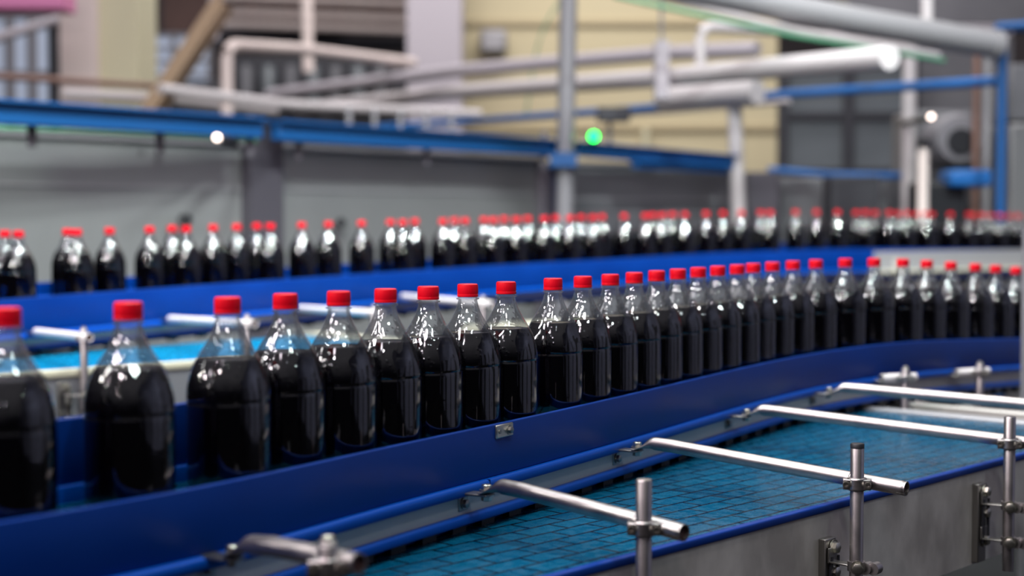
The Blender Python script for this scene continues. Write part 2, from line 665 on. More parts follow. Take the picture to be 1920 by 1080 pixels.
# roof steelwork seen between the pillars
a, b = at(396, 20, 20), at(762, 20, 20)
steel = root('roof_truss', ((a.x + b.x) / 2, 20, at(500, 70, 20).z), 'brown steel roof girder with purlins high up between the two pale pillars', 'girder')
bm = bmesh.new()
box(bm, ((a.x + b.x) / 2, 20, at(500, 10, 20).z), (b.x - a.x + 1.2, .2, .75))
part('girder_plate', bm, M['brown'], steel)
for yy in (-6, 22, 44):
    p, q = at(400, yy, 19.7), at(770, yy + 14, 19.5)
    part('purlin', T([p, q], .05, 8), M['pillar_l'], steel)
for xx in (470, 540, 640, 700):
    p, q = at(xx, -25, 19.8), at(xx, 52, 19.8)
    part('strut', T([p, q], .04, 8), M['copper'], steel)
p, q = at(265, 72, 19.9), at(760, 84, 19.9)
part('cable_duct', T([p, q], .09, 4), M['darkgrey'], steel)
p, q = at(398, 48, 19.8), at(640, 58, 19.8)
part('light_housing', B((p + q) / 2, ((q - p).x, .2, .07)), M['pillar_w'], steel)


def slab(name, x0, x1, y0, y1, Y, dep, m, label, cat, floor=False, bev=.01, group=None):
    a, b = at(x0, y1, Y), at(x1, y0, Y)
    z0 = 0 if floor else a.z
    o = finish(name, B(((a.x + b.x) / 2, Y + dep / 2, (z0 + b.z) / 2), (b.x - a.x, dep, b.z - z0)), m, loc=((a.x + b.x) / 2, Y + dep / 2, z0), bevel=bev)
    return tag(o, label, cat, group)


# filling machine in the far middle: cabinet with round vessels
r = root('filling_machine', (at(500, 200, 17).x, 17, 0), 'dark machine with bluish vessels behind the tan pipes, left of middle', 'machine')
a, b = at(440, 235, 17), at(760, 105, 17)
part('machine_body', B(((a.x + b.x) / 2, 17.5, b.z / 2), (b.x - a.x, 1, b.z)), M['darkgrey'], r)
for k in range(7):
    p = at(462 + 42 * k, 165, 16.8)
    part('vessel', T([p + Vector((0, 0, -.22)), p + Vector((0, 0, .20)), p + Vector((0, 0, .25))], [.07, .07, .03], 12), M['glass_grey'] if k % 2 else M['grey'], r)
slab('stacked_crate', 262, 300, 160, 186, 15, .4, M['pipe_w'], 'pale block on the machinery right of the cream pillar', 'crate', True)
slab('control_cabinet', 330, 408, 152, 196, 14, .5, M['darkgrey'], 'dark cabinet behind the foot of the tan chute', 'cabinet', True)


# long pipes ------------------------------------------------------
def pipe(name, pts, rad, m, label, cat='pipe', seg=16, group=None, rads=None):
    P = [at(*p) for p in pts]
    o = finish(name, T(P, rads or rad, seg), m, loc=P[0])
    return tag(o, label, cat, group)


def bend(pts, r=.12, n=5):
    """round the corners of a polyline given in world points"""
    out = [pts[0]]
    for i in range(1, len(pts) - 1):
        p = pts[i]
        d0 = (pts[i - 1] - p)
        d1 = (pts[i + 1] - p)
        a = p + d0.normalized() * min(r, d0.length * .45)
        c = p + d1.normalized() * min(r, d1.length * .45)
        for k in range(n + 1):
            t = k / n
            out.append(a * (1 - t) ** 2 + p * 2 * t * (1 - t) + c * t * t)
    out.append(pts[-1])
    return out


def wpipe(name, pts, rad, m, label, cat='pipe', rb=.15, seg=16):
    P = bend([at(*p) for p in pts], rb)
    o = finish(name, T(P, rad, seg), m, loc=P[0])
    return tag(o, label, cat)


def to_floor(p):
    return Vector((p.x, p.y, 0))


def stand(name, x, ytop, Y, rad, m, label, cat='post', x2=None, foot=True, blue=None, rb=None):
    p = at(x, ytop, Y)
    r_ = root(name, to_floor(p), label, cat)
    q = to_floor(p) if x2 is None else Vector((at(x2, 400, Y).x + (at(x2, 400, Y).x - p.x) * .5, Y, 0))
    part('post_tube', T([q, p], rad, 16), m, r_)
    part('base_plate', B(q + Vector((0, 0, .006)), (rad * 4, rad * 4, .012)), M['pipe_d'], r_)
    if blue:
        c = at(blue[0], blue[1], Y - rad)
        part('clamp_block', B(c, (rad * 3, rad * 2.4, rad * 1.6)), M['beam'], r_)
    return r_


wpipe('steam_pipe', [(425, 875, 10.5), (425, 84, 10.5), (560, 92, 11.5), (775, 118, 13)], .042, M['pillar_l'], 'tan pipe rising behind the enclosure then bending right towards the lilac pillar', rb=.12)
pipe('drop_pipe', [(402, -30, 12), (400, 76, 12)], .045, M['pillar_w'], 'pale vertical pipe at the top, above the tan chute')
pipe('thin_drop_pipe', [(575, -30, 14), (578, 135, 14)], .05, M['pillar_l'], 'slim pale vertical pipe hanging halfway between the two pillars')
a, b = at(286, 163, 10.2), at(408, 72, 11)
ang = math.atan2(b.z - a.z, b.x - a.x)
ch = root('slanted_chute', (a.x, a.y, a.z), 'tan slanted chute right of the cream pillar', 'chute')
part('chute_tray', B((a + b) / 2, ((b - a).length, .3, .075), Matrix.Rotation(-ang, 3, 'Y')), M['tan'], ch)
part('chute_lip', B((a + b) / 2 + Vector((0, -.15, .05)), ((b - a).length, .02, .05), Matrix.Rotation(-ang, 3, 'Y')), M['tan'], ch)
pipe('handrail_tube', [(-40, 141, 9.5), (300, 162, 10.6)], .022, M['copper'], 'brown horizontal tube across the foot of the pale pillar')
pipe('white_hose_pipe', [(118, 176, 10.6), (330, 186, 10.8), (520, 206, 11.1)], .038, M['pipe_w'], 'whitish pipe lying just above the blue beam, left')
pipe('white_branch_pipe', [(300, 166, 9.6), (540, 196, 10.4), (900, 214, 11)], .032, M['pipe_w'], 'second whitish pipe behind the blue beam, running right and down')
pipe('silver_main_pipe', [(560, 205, 15), (860, 172, 12), (1240, 146, 9.2), (1668, 108, 7.2)], .056, M['pipe_w'],
     'thick silver pipe sloping up to the right, brightest across the cream wall', seg=24)
pipe('lilac_grey_pipe', [(505, 178, 14), (860, 132, 12), (1240, 100, 10.5), (1420, 92, 10)], .05, M['pillar_w'], 'lilac grey pipe just above the thick silver pipe')
pipe('lower_white_pipe', [(1240, 186, 10), (1420, 172, 9.4)], .075, M['pipe_w'], 'short fat white pipe under the silver pipe, left of the middle post')
wpipe('bent_white_pipe', [(1314, 134, 9.0), (1312, 50, 9.0), (1470, 58, 9.3), (1700, 92, 10.0)], .032, M['pipe_w'], 'white pipe with an elbow under the big grey pipe', rb=.09)
r = root('pipe_hanger', at(1240, 80, 9.1), 'pale hanger bracket round the silver pipe left of the elbow pipe', 'hanger')
part('hanger_strap', B(at(1240, 132, 9.0), (.075, .16, .33)), M['pillar_w'], r)
part('hanger_rod', T([at(1240, 90, 9.1), at(1240, -40, 9.1)], .01, 8), M['pipe_d'], r)
P = [at(1120, -48, 7.6), at(1330, -14, 7.8), at(1600, 38, 8.0), at(1866, 84, 8.3)]
r = root('grey_duct_pipe', P[0], 'big grey round duct crossing the top right corner', 'duct')
part('duct_tube', T(P, .072, 32), M['pipe'], r)
d = (P[-1] - P[-2]).normalized()
part('end_flange', T([P[-1] - d * .02, P[-1] + d * .02], .08, 32), M['pipe'], r)
pipe('green_rail', [(1150, -8, 8.2), (1480, 66, 8.4), (1770, 114, 8.8)], .013, M['green'], 'thin green rail under the big grey duct', 'rail', 8)
pipe('pale_tray_rail', [(1200, -16, 8.4), (1500, 60, 8.6), (1760, 104, 9)], .018, M['pipe_w'], 'thin pale rail beside the green rail under the big duct', 'rail', 8)
pipe('blue_thin_pipe', [(700, 240, 12.5), (960, 222, 11.6), (1200, 204, 10.8), (1480, 176, 9.6), (1868, 152, 8.6)], .028, M['beam2'], 'blue pipe running across cream wall to the blue post at right')
pipe('far_blue_pipe', [(1180, 214, 11.2), (1480, 190, 10)], .018, M['pipe_w'], 'thin pale pipe just under the long blue pipe', 'pipe')
wpipe('green_cable', [(985, 225, 12), (1010, 60, 12), (1066, -20, 12)], .007, M['green'], 'thin green cable curving down in front of cream wall', 'cable', .6)
pipe('wall_conduit', [(1211, 240, 15.9), (1211, 300, 15.9)], .04, M['pillar_y'], 'short greenish conduit on the lower cream wall', 'conduit')
stand('support_post', 1066, -40, 8.8, .05, M['pipe_d'], 'grey vertical post left of the green lamp', x2=1056, blue=(1056, 300))
stand('leaning_post', 1375, 140, 9.6, .045, M['pipe_w'], 'pale grey post in the middle, leaning slightly, right of the blue beam', x2=1392)
stand('frame_post', 1706, 86, 9.8, .042, M['pipe_w'], 'pale post in front of the dim grey window, right')
pipe('drop_tube', [(1738, -30, 8.2), (1738, 44, 8.2)], .03, M['pipe_w'], 'pale vertical tube meeting the big duct at top right')
stand('blue_post', 1880, 46, 8.4, .026, M['beam'], 'dark blue square post at the far right', x2=1876)
pipe('blue_top_bar', [(1868, 52, 8.4), (1960, 46, 8.2)], .026, M['beam'], 'blue bar running right from the top of the blue post', 'bar', 4)
stand('brown_post', 1832, 100, 9.4, .022, M['copper'], 'thin brown pipe standing left of the blue post')
stand('grey_pipe_post', 1852, 104, 9.3, .024, M['pipe'], 'slim grey pipe standing between brown pipe and blue post')
slab('grey_cabinet', 1893, 2010, 232, 420, 9.2, .6, M['enclosure'], 'light grey cabinet at the right edge', 'cabinet', True)
slab('upper_cabinet', 1893, 2010, 120, 226, 9.5, .4, M['grey'], 'dim grey housing above the light grey cabinet at right edge', 'cabinet')
slab('roof_duct', 1590, 2000, -30, 46, 14, .6, M['grey'], 'dark grey duct box high in the top right corner', 'duct')
slab('ledge_beam', 1560, 1900, 46, 66, 13.5, .3, M['pillar_w'], 'pale lilac beam under the dark grey duct box', 'beam')
slab('shutter_panel', 1705, 1900, 70, 330, 13.4, .2, M['grey'], 'grey wall panel behind the machine at right', 'panel')

# machine with round hood at right
r = root('hooded_machine', (at(1790, 300, 9.8).x, 9.8, 0), 'grey machine with round hooded fan opening right of the pale post', 'machine')
c = at(1790, 262, 9.6)
part('machine_body', B((c.x, 10.1, (c.z + .2) / 2), (.42, .5, c.z + .2)), M['grey'], r, .03)
part('hood', T([c + Vector((0, .25, 0)), c + Vector((0, -.1, 0)), c + Vector((0, -.13, 0))], [.16, .16, .14], 28), M['pipe_d'], r)
part('fan_opening', T([c + Vector((.0, -.12, -.02)), c + Vector((.0, -.14, -.02))], .085, 24), M['dark'], r)
slab('black_motor_box', 1724, 1812, 340, 392, 9.0, .3, M['dark'], 'black box low beside the pale post, right', 'box', True, .02)
slab('blue_gearbox', 1782, 1862, 318, 350, 8.9, .25, M['beam2'], 'bright blue box beneath the round hood at right', 'gearbox', False, .02)
for (x, y, nm, lb) in ((1745, 219, 'warning_lamp', 'small warm lamp glowing right of the pale post'), (408, 258, 'indicator_lamp', 'small warm lamp below the blue beam, left of the dark seam')):
    Y = 9.2 if x > 1000 else 6.6
    c = at(x, y, Y)
    r = root(nm, c, lb, 'lamp')
    part('bulb', T([c + Vector((0, -.03, 0)), c + Vector((0, -.02, 0)), c], [.007, .013, .013], 16), M['lamp_white'], r)
    part('lamp_base', T([c, c + Vector((0, .68 if x > 1000 else .4, 0))], .02, 16), M['dark'], r)
c = at(1113, 256, 8.85)
r = root('signal_lamp', c, 'round glowing green signal lamp over the blue beam', 'lamp')
part('bulb', T([c + Vector((0, -.03, 0)), c + Vector((0, -.02, 0)), c], [.012, .026, .026], 20), M['lamp_green'], r)
part('lamp_base', T([c, c + Vector((0, .03, 0))], .032, 20), M['dark'], r)
part('lamp_bracket', T([c + Vector((0, .03, 0)), c + Vector((0, .07, -.0)), c + Vector((0, .10, -.06))], .012, 8), M['pipe_d'], r)
r = root('sensor_box', at(1140, 215, 9.5), 'dark sensor box hanging over the green lamp', 'sensor')
part('housing', B(at(1150, 215, 9.5), (.2, .12, .09)), M['darkgrey'], r, .01)
part('sensor_stem', T([at(1143, 222, 9.55), at(1143, 280, 9.55)], .014, 8), M['pipe_d'], r)
r = root('pink_valve', at(1735, 330, 8.8), 'pinkish valve column beside the pale post, right', 'valve')
part('valve_body', T([to_floor(at(1731, 330, 8.8)), at(1731, 285, 8.8), at(1731, 275, 8.8)], [.03, .03, .02], 16), M['pillar_l'], r)
part('valve_head', T([at(1731, 276, 8.8), at(1731, 262, 8.8)], .04, 16), M['dark'], r)
slab('pink_tarpaulin', -60, 118, -30, 16, 10.2, .3, M['magenta'], 'pink sheet hanging over the top left corner', 'sheet')
pipe('sloping_grey_bar', [(-40, 82, 12), (110, 36, 12.4)], .04, M['pillar_w'], 'pale bar sloping across the left windows', 'bar')
stand('dark_column', 100, -20, 12.5, .05, M['darkgrey'], 'dark column left of the pale pillar')
slab('valve_block', 900, 950, 54, 98, 15.7, .31, M['pipe'], 'silvery valve block on the cream wall beside the lilac pillar', 'valve', False, .04)
for k in range(5):
    x = 655 + 48 * k
    tag(finish('beam_bracket', B(at(x, 222 + k * 2.2, 8.8 + k * .15), (.028, .05, .13)), M['pipe_d'], loc=at(x, 226 + k * 2.2, 8.8 + k * .15), bevel=.005),
        ['small grey bracket on top of the blue beam, %s of five from the left' % o for o in
         ('first', 'second', 'third', 'fourth', 'last')][k], 'bracket', 'brackets along the blue beam')


# steel enclosure panels behind the far row ------------------------------------
def wallpanel(name, x0, Y0, x1, Y1, ztop, m, label, dep=.04, ledge=True):
    a = at(x0, 300, Y0)
    b = at(x1, 300, Y1)
    a.z = b.z = 0
    d = (b - a).normalized()
    rot = Matrix.Rotation(math.atan2(d.y, d.x), 3, 'Z')
    r_ = root(name, (a + b) / 2, label, 'panel')
    c = (a + b) / 2
    part('sheet', B(c + Vector((0, 0, ztop / 2)), ((b - a).length, dep, ztop), rot), m, r_)
    if ledge:
        part('top_flange', B(c + Vector((0, 0, ztop)) , ((b - a).length, dep + .05, .02), rot), M['pipe_d'], r_)
        n_ = Vector((d.y, -d.x, 0))
        part('panel_seam', B(c + Vector((0, 0, ztop - .21)) + n_ * (dep / 2), ((b - a).length, .012, .012), rot), M['pipe'], r_)
    return r_, a, b


ZT = CZ + .365
wallpanel('enclosure_panel', -90, 6.25, 462, 7.35, ZT, M['enclosure'], 'stainless panel behind the far row, left of the dark seam')
wallpanel('enclosure_panel', 520, 7.5, 1008, 9.1, ZT, M['enclosure'], 'stainless panel behind the far row, right of the dark seam')
wallpanel('seam_post', 460, 7.28, 522, 7.44, ZT + .02, M['encl_dark'], 'dark upright seam post between the two stainless panels', .07, False)
wallpanel('enclosure_panel', 1040, 9.2, 1378, 9.9, ZT - .02, M['grey'], 'dull grey panel behind the far row under the green lamp')
p = at(1018, 330, 9.15)
r = root('round_drum', to_floor(p), 'dark rounded drum edge where the long steel panels end', 'drum')
part('drum_shell', T([to_floor(p), Vector((p.x, p.y, ZT - .02))], .1, 28), M['encl_dark'], r)
wpipe('dark_hose', [(1030, 305, 8.9), (1044, 330, 8.9), (1046, 420, 8.9), (1046, 520, 8.9)], .022, M['chain'], 'dark blue hose hanging below the grey post', 'hose', .1)
slab('dark_housing', 1400, 1462, 322, 430, 9.9, .4, M['encl_dark'], 'dark housing right of the leaning post', 'housing', True)
slab('low_machine', 1462, 1720, 332, 430, 10.2, .5, M['grey'], 'low grey machine body beneath the dim window', 'machine', True, .02)
slab('machine_tray', 1560, 1650, 330, 352, 9.7, .3, M['darkgrey'], 'dark tray on top of the low grey machine', 'tray', True)
pipe('blue_hose', [(1440, 318, 10), (1560, 328, 10), (1700, 330, 10)], .022, M['beam2'], 'blue hose lying along the low grey machine top', 'hose')
for (x, y, ww, lb) in ((345, 412, .028, 'black knob on the left stainless panel above far bottles'), (638, 418, .026, 'dark round port on the stainless panel right of the seam')):
    Y = 6.95 if x < 400 else 7.7
    c = at(x, y, Y)
    r = root('panel_knob', c, lb, 'knob')
    part('knob_body', T([c + Vector((.0, .05, 0)), c, c + Vector((0, -.02, 0))], [ww, ww, ww * .7], 20), M['dark'], r)


# blue beams over the panels
def beam(name, x0, y0, Y0, x1, y1, Y1, h, m, label):
    a, b = at(x0, y0, Y0), at(x1, y1, Y1)
    r_ = root(name, (a + b) / 2, label, 'beam')
    d = b - a
    L_ = d.length
    rot = d.to_track_quat('X', 'Z').to_matrix()
    part('channel', B((a + b) / 2, (L_, .07, h), rot), m, r_, .006)
    part('top_lip', B((a + b) / 2 + Vector((0, -.02, h / 2)), (L_, .12, .012), rot), m, r_)
    return r_


beam('blue_beam', -60, 208, 5.9, 484, 242, 7.1, .088, M['beam'], 'long blue beam above the left stainless panel')
beam('blue_beam', 516, 246, 7.2, 1046, 280, 8.9, .088, M['beam'], 'long blue beam above the right stainless panel, ending at the grey post')
beam('blue_beam', 1078, 280, 8.9, 1372, 305, 9.6, .075, M['beam'], 'blue beam between the grey post and the leaning post')
beam('light_blue_tray', 1190, 309, 9.1, 1358, 318, 9.5, .045, M['beam2'], 'brighter blue tray hanging under the beam by the leaning post')
pipe('green_edge_strip', [(-60, 238, 6.1), (480, 264, 7.2)], .010, M['green'], 'thin green strip under the left blue beam', 'strip', 8)
for (xx, Yh, lb) in ((60, 6.2, 'left end'), (300, 6.75, 'middle'), (470, 7.1, 'right end')):
    p = at(xx, 236, Yh)
    tag(finish('beam_bracket_post', B((p.x, p.y, (ZT + p.z) / 2 - .01), (.03, .03, abs(p.z - ZT) + .12)), M['encl_dark'], loc=p), 'short dark upright holding the left blue beam at its ' + lb, 'bracket', 'uprights under the blue beams')
for (xx, Yh, lb) in ((560, 7.4, 'left end'), (800, 8.1, 'middle'), (1020, 8.8, 'right end')):
    p = at(xx, 262, Yh)
    tag(finish('beam_bracket_post', B((p.x, p.y, (ZT + p.z) / 2 - .01), (.03, .03, abs(p.z - ZT) + .12)), M['encl_dark'], loc=p), 'short dark upright holding the second blue beam at its ' + lb, 'bracket', 'uprights under the blue beams')

# ------------------------------------------------------------------ bottle conveyors
def conveyor(name, path, label, face, al, far_top, belt, near_top, hw=0.):
    p0 = path[0]
    belt_path = path
    path = [p + Vector((0, 0, .006)) for p in path]
    r_ = root(name, (p0.x, p0.y, 0), label, 'conveyor')
    part('belt', sweep(belt_path, [(.056 + hw, -.012), (.056 + hw, 0), (-.056 - hw, 0), (-.056 - hw, -.012)], True, True), belt, r_)
    part('near_guide_rail', sweep(path, rect(hw + .0575, hw + .0655, -face, near_top, .002)), M['rail'], r_)
    part('rail_edge_bead', sweep(path, rect(hw + .0575, hw + .0745, -face - .016, -face, .0055)), M['bead'], r_)
    part('side_plate', sweep(path, rect(hw + .052, hw + .0635, -face - al - .016, -face - .014)), M['steel'] if face < .07 else M['bracket'], r_)  # shade on the far conveyor's plate is put into its darker colour
    z = -face - al - .016
    part('lower_strip', sweep(path, rect(hw + .045, hw + .0735, z - .014, z, .004)), M['chain'] if face > .07 else M['bead'], r_)
    part('chain_guide', sweep(path, rect(-hw - .06, hw + .045, z - .026, z - .006)), M['chain'], r_)
    part('far_guide_rail', sweep(path, rect(-hw - .0655, -hw - .0575, .009, far_top, .002)), M['rail'], r_)
    part('far_wear_strip', sweep(path, rect(-hw - .0655, -hw - .0535, -.018, .013, .002)), M['bead'], r_)
    part('far_side_plate', sweep(path, rect(-hw - .0635, -hw - .052, z, -.018)), M['steel'], r_)
    # cross members under the chain
    bm = bmesh.new()
    step = max(1, int(.06 / ((path[1] - path[0]).length + 1e-9)))
    for i in range(1, len(path) - 1, 3):
        nrm, d = near_side(path, i)
        rot = Matrix.Rotation(math.atan2(d.y, d.x), 3, 'Z')
        box(bm, path[i] + nrm * (hw + .048) + Vector((0, 0, z - .022)), (.034, .016, .02), rot)
    part('return_chain', bm, M['dark'], r_)['kind'] = 'stuff'
    return r_, z


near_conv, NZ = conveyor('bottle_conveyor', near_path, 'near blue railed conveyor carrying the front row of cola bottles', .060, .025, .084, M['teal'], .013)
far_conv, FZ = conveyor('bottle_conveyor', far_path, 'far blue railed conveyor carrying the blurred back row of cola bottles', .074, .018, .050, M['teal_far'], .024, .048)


def conv_legs(rt, path, idx, z):
    for i in idx:
        nrm, d = near_side(path, i)
        p = path[i] - nrm * .02
        part('leg', T([Vector((p.x, p.y, 0)), Vector((p.x, p.y, p.z + z - .02))], .022, 12), M['steel'], rt)
        part('foot_plate', B((p.x, p.y, .005), (.09, .09, .01)), M['steel'], rt)


conv_legs(near_conv, near_path, [4, len(near_path) - 6], NZ)
conv_legs(far_conv, far_path, [4, 2 * len(far_path) // 3, len(far_path) - 8], FZ)

# splice plate on the near rail
i0 = min(range(len(near_path)), key=lambda i: abs((near_path[i].x + .058) / near_path[i].y - (952 - 960) / F + .0))
nrm, dr = near_side(near_path, i0)
rot = Matrix.Rotation(math.atan2(dr.y, dr.x), 3, 'Z')
p = min((near_path[i] + nrm * .067 for i in range(len(near_path))), key=lambda v: abs(v.x / v.y - (952 - 960) / F))
c = p + Vector((0, 0, .008))
plate = part('joint_plate', B(c, (.046, .004, .019), rot), M['bolt'], near_conv, .0015)
part('joint_bolt', hexbolt(bmesh.new(), c + dr * .011 + nrm * .0015, nrm, .0052, .006), M['bracket'], near_conv, 0, plate)
part('joint_rivet', T([c - dr * .014 + nrm * .001, c - dr * .014 + nrm * .003], .003, 12), M['bracket'], near_conv, 0, plate)
sp = min((i for i in range(len(near_path))), key=lambda i: abs((near_path[i] + nrm * .075).x / (near_path[i] + nrm * .075).y - (911 - 960) / F))
n2, d2 = near_side(near_path, sp)
part('rail_joint_seam', B(near_path[sp] + n2 * .066 + Vector((0, 0, -.062)), (.001, .0176, .016), Matrix.Rotation(math.atan2(d2.y, d2.x), 3, 'Z')), M['chain'], near_conv)


# ------------------------------------------------------------------ wide transfer conveyors with teal belts
def transfer(name, e0, e1, width, ztop, hpanel, label, belt, strip=True):
    """e0,e1 ends of the near edge (world, xy); belt lies on the far side of it"""
    e0, e1 = Vector(e0), Vector(e1)
    d = (e1 - e0)
    d.z = 0
    L_ = d.length
    d.normalize()
    n_ = Vector((d.y, -d.x, 0))
    rot = Matrix.Rotation(math.atan2(d.y, d.x), 3, 'Z')
    r_ = root(name, (e0.x, e0.y, 0), label, 'conveyor')
    path = [e0 + d * (L_ * k / 40) for k in range(41)]
    path = [Vector((p.x, p.y, ztop)) for p in path]
    part('belt', sweep(path, [(-.012, -.022), (-.012, -.008), (-width, -.008), (-width, -.022)], True, True), belt, r_)
    if strip:
        part('edge_strip', sweep(path, rect(-.011, .003, -.012, 0, .003)), M['rail'], r_)
    else:
        part('edge_strip', sweep(path, rect(-.02, .004, -.02, 0, .003)), M['tan_edge'], r_)
    part('side_panel', sweep(path, rect(-.006, 0, -hpanel, -.011)), M['panel'] if strip else M['grey'], r_)
    part('panel_lip', sweep(path, rect(-.03, .0, -hpanel - .004, -hpanel)), M['panel'], r_)
    part('far_side_panel', sweep(path, rect(-width - .012, -width - .004, -hpanel, -.012)), M['panel'], r_)
    for t in (.12, .88):
        for u in (-.03, -width + .03):
            q = e0 + d * L_ * t + n_ * u
            part('leg', T([Vector((q.x, q.y, 0)), Vector((q.x, q.y, ztop - .03))], .02, 12), M['steel'], r_)
    return r_, d, n_


M['tan_edge'] = mat('pale_steel_edge', (.62, .58, .44), .4, .3)
LZ = CZ - .417
pa, pb = on(1323, 1004, LZ), on(1886, 858, LZ)
dd = (pb - pa).normalized()
# the far end of the belt
tend = (on(1610, 769, LZ - .008) - pa).dot(dd)
e0 = pa - dd * .62
e1 = pa + dd * (tend + .0)
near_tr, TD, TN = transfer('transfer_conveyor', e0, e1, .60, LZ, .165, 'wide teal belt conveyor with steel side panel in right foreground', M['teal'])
q0, q1 = e1 + TN * 0, e1 - TN * .60
c = (q0 + q1) / 2 + TD * .02
rotT = Matrix.Rotation(math.atan2(TD.y, TD.x), 3, 'Z')
part('end_bar', B(Vector((c.x, c.y, LZ - .012)), (.04, .62, .022), rotT), M['pipe'], near_tr, .004)
# darker sill bars beyond the end of the belt
r = root('cross_frame', (c.x, c.y, 0), 'grey steel cross frame beyond the end of the wide teal belt', 'frame')
for k, (o, z0, hh) in enumerate(((.10, -.045, .03), (.17, -.03, .05))):
    cc = c + TD * o + TN * (-.08)
    part('cross_bar', B(Vector((cc.x, cc.y, LZ + z0)), (.03, .74, hh), rotT), M['steel'] if k else M['bracket'], r, .003)
for sgn in (-.3, .3):
    cc = c + TD * .17 + TN * sgn
    part('leg', T([Vector((cc.x, cc.y, 0)), Vector((cc.x, cc.y, LZ - .04))], .016, 10), M['steel'], r)

# supporting beam under the right end of the near conveyor
iR = min(range(len(near_path)), key=lambda i: (near_path[i] - near_pos[22]).length)
sub = near_path[iR:]
r = root('support_beam', (sub[0].x, sub[0].y, 0), 'curved grey steel beam below the right end of the near conveyor', 'beam')
part('beam_web', sweep(sub, rect(.085, .10, -.27, -.150)), M['panel'], r)
part('beam_flange', sweep(sub, rect(.07, .105, -.152, -.143)), M['steel'], r)
for i in (4, len(sub) - 6):
    nrm, d = near_side(sub, i)
    q = sub[i] + nrm * .09
    part('leg', T([Vector((q.x, q.y, 0)), Vector((q.x, q.y, q.z - .26))], .015, 12), M['steel'], r)

# lower belt beside the far conveyor, left
LZ2 = far_path[4].z - .127
pa2, pb2 = on(73, 696, LZ2), on(379, 675, LZ2)
d2 = (pb2 - pa2).normalized()
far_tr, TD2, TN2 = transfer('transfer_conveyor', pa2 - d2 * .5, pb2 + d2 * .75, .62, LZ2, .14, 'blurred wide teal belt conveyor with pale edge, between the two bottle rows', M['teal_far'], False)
e = pb2 + d2 * .75
rot2 = Matrix.Rotation(math.atan2(TD2.y, TD2.x), 3, 'Z')
c = e - TN2 * .31 + TD2 * .04
part('end_bar', B((c.x, c.y, LZ2 - .012), (.08, .64, .03), rot2), M['tan_edge'], far_tr, .004)
# cream machine cover beyond that belt
c = e - TN2 * .1 + TD2 * .66
r = root('cream_cover', (c.x, c.y, 0), 'cream machine cover behind the bottles in the middle of near row', 'cover')
part('cover_plate', B((c.x, c.y, LZ2 + .015), (.6, .30, .03), rot2), M['tan_edge'], r, .006)
part('cover_body', B((c.x, c.y, LZ2 * .5), (.5, .25, LZ2), rot2), M['grey'], r)
# steel pallet-like guard in front of the far row at right
a, b = at(1640, 484, 7.2), at(1990, 486, 8.0)
d = (b - a)
rotg = Matrix.Rotation(math.atan2(d.y, d.x), 3, 'Z')
r = root('steel_guard', Vector((a.x, a.y, 0)), 'pale steel guard in front of the far row at right', 'guard')
part('guard_plate', B((a + b) / 2, (d.length, .012, .085), rotg), M['pipe'], r)
part('guard_lip', B((a + b) / 2 + Vector((0, -.03, -.05)), (d.length, .06, .012), rotg), M['tan_edge'], r)
for t in (.1, .9):
    q = a.lerp(b, t)
    part('leg', T([to_floor(q), q], .02, 10), M['steel'], r)


# ------------------------------------------------------------------ rods, posts and clamps
RT = .0106


def clamp(r_, c, rod_d, view):
    """two-part cross clamp: collar round the post and collar round the rod behind it"""
    side = Vector((0, 0, 1)).cross(view).normalized()
    bm = T([c + Vector((0, 0, -.0095)), c + Vector((0, 0, -.008)), c + Vector((0, 0, .008)), c + Vector((0, 0, .0095))], [.0125, .0145, .0145, .0125], 28)
    rot = Matrix((side, view, Vector((0, 0, 1)))).transposed()
    box(bm, c - view * .004, (.040, .014, .015), rot)
    body = part('cross_clamp', bm, M['tube'], r_, .0022)
    for s in (-1, 1):
        q = c + side * (s * .0155) - view * .011
        part('socket_bolt', hollow(q + view * .004, q - view * .004, .0047, .002, 16), M['bolt'], r_, 0, body)
    rc = c + view * .021
    rd = rod_d.normalized()
    bm = T([rc - rd * .010, rc - rd * .0085, rc + rd * .0085, rc + rd * .010], [.0125, .0145, .0145, .0125], 28)
    box(bm, rc + Vector((0, 0, .004)), (.014, .014, .034), rot)
    b2_ = part('rod_collar', bm, M['tube'], r_, .002)
    part('hex_bolt', hexbolt(bmesh.new(), rc + Vector((0, 0, .018)), (0, 0, 1), .0068, .008), M['bolt'], r_, 0, b2_)
    return rc


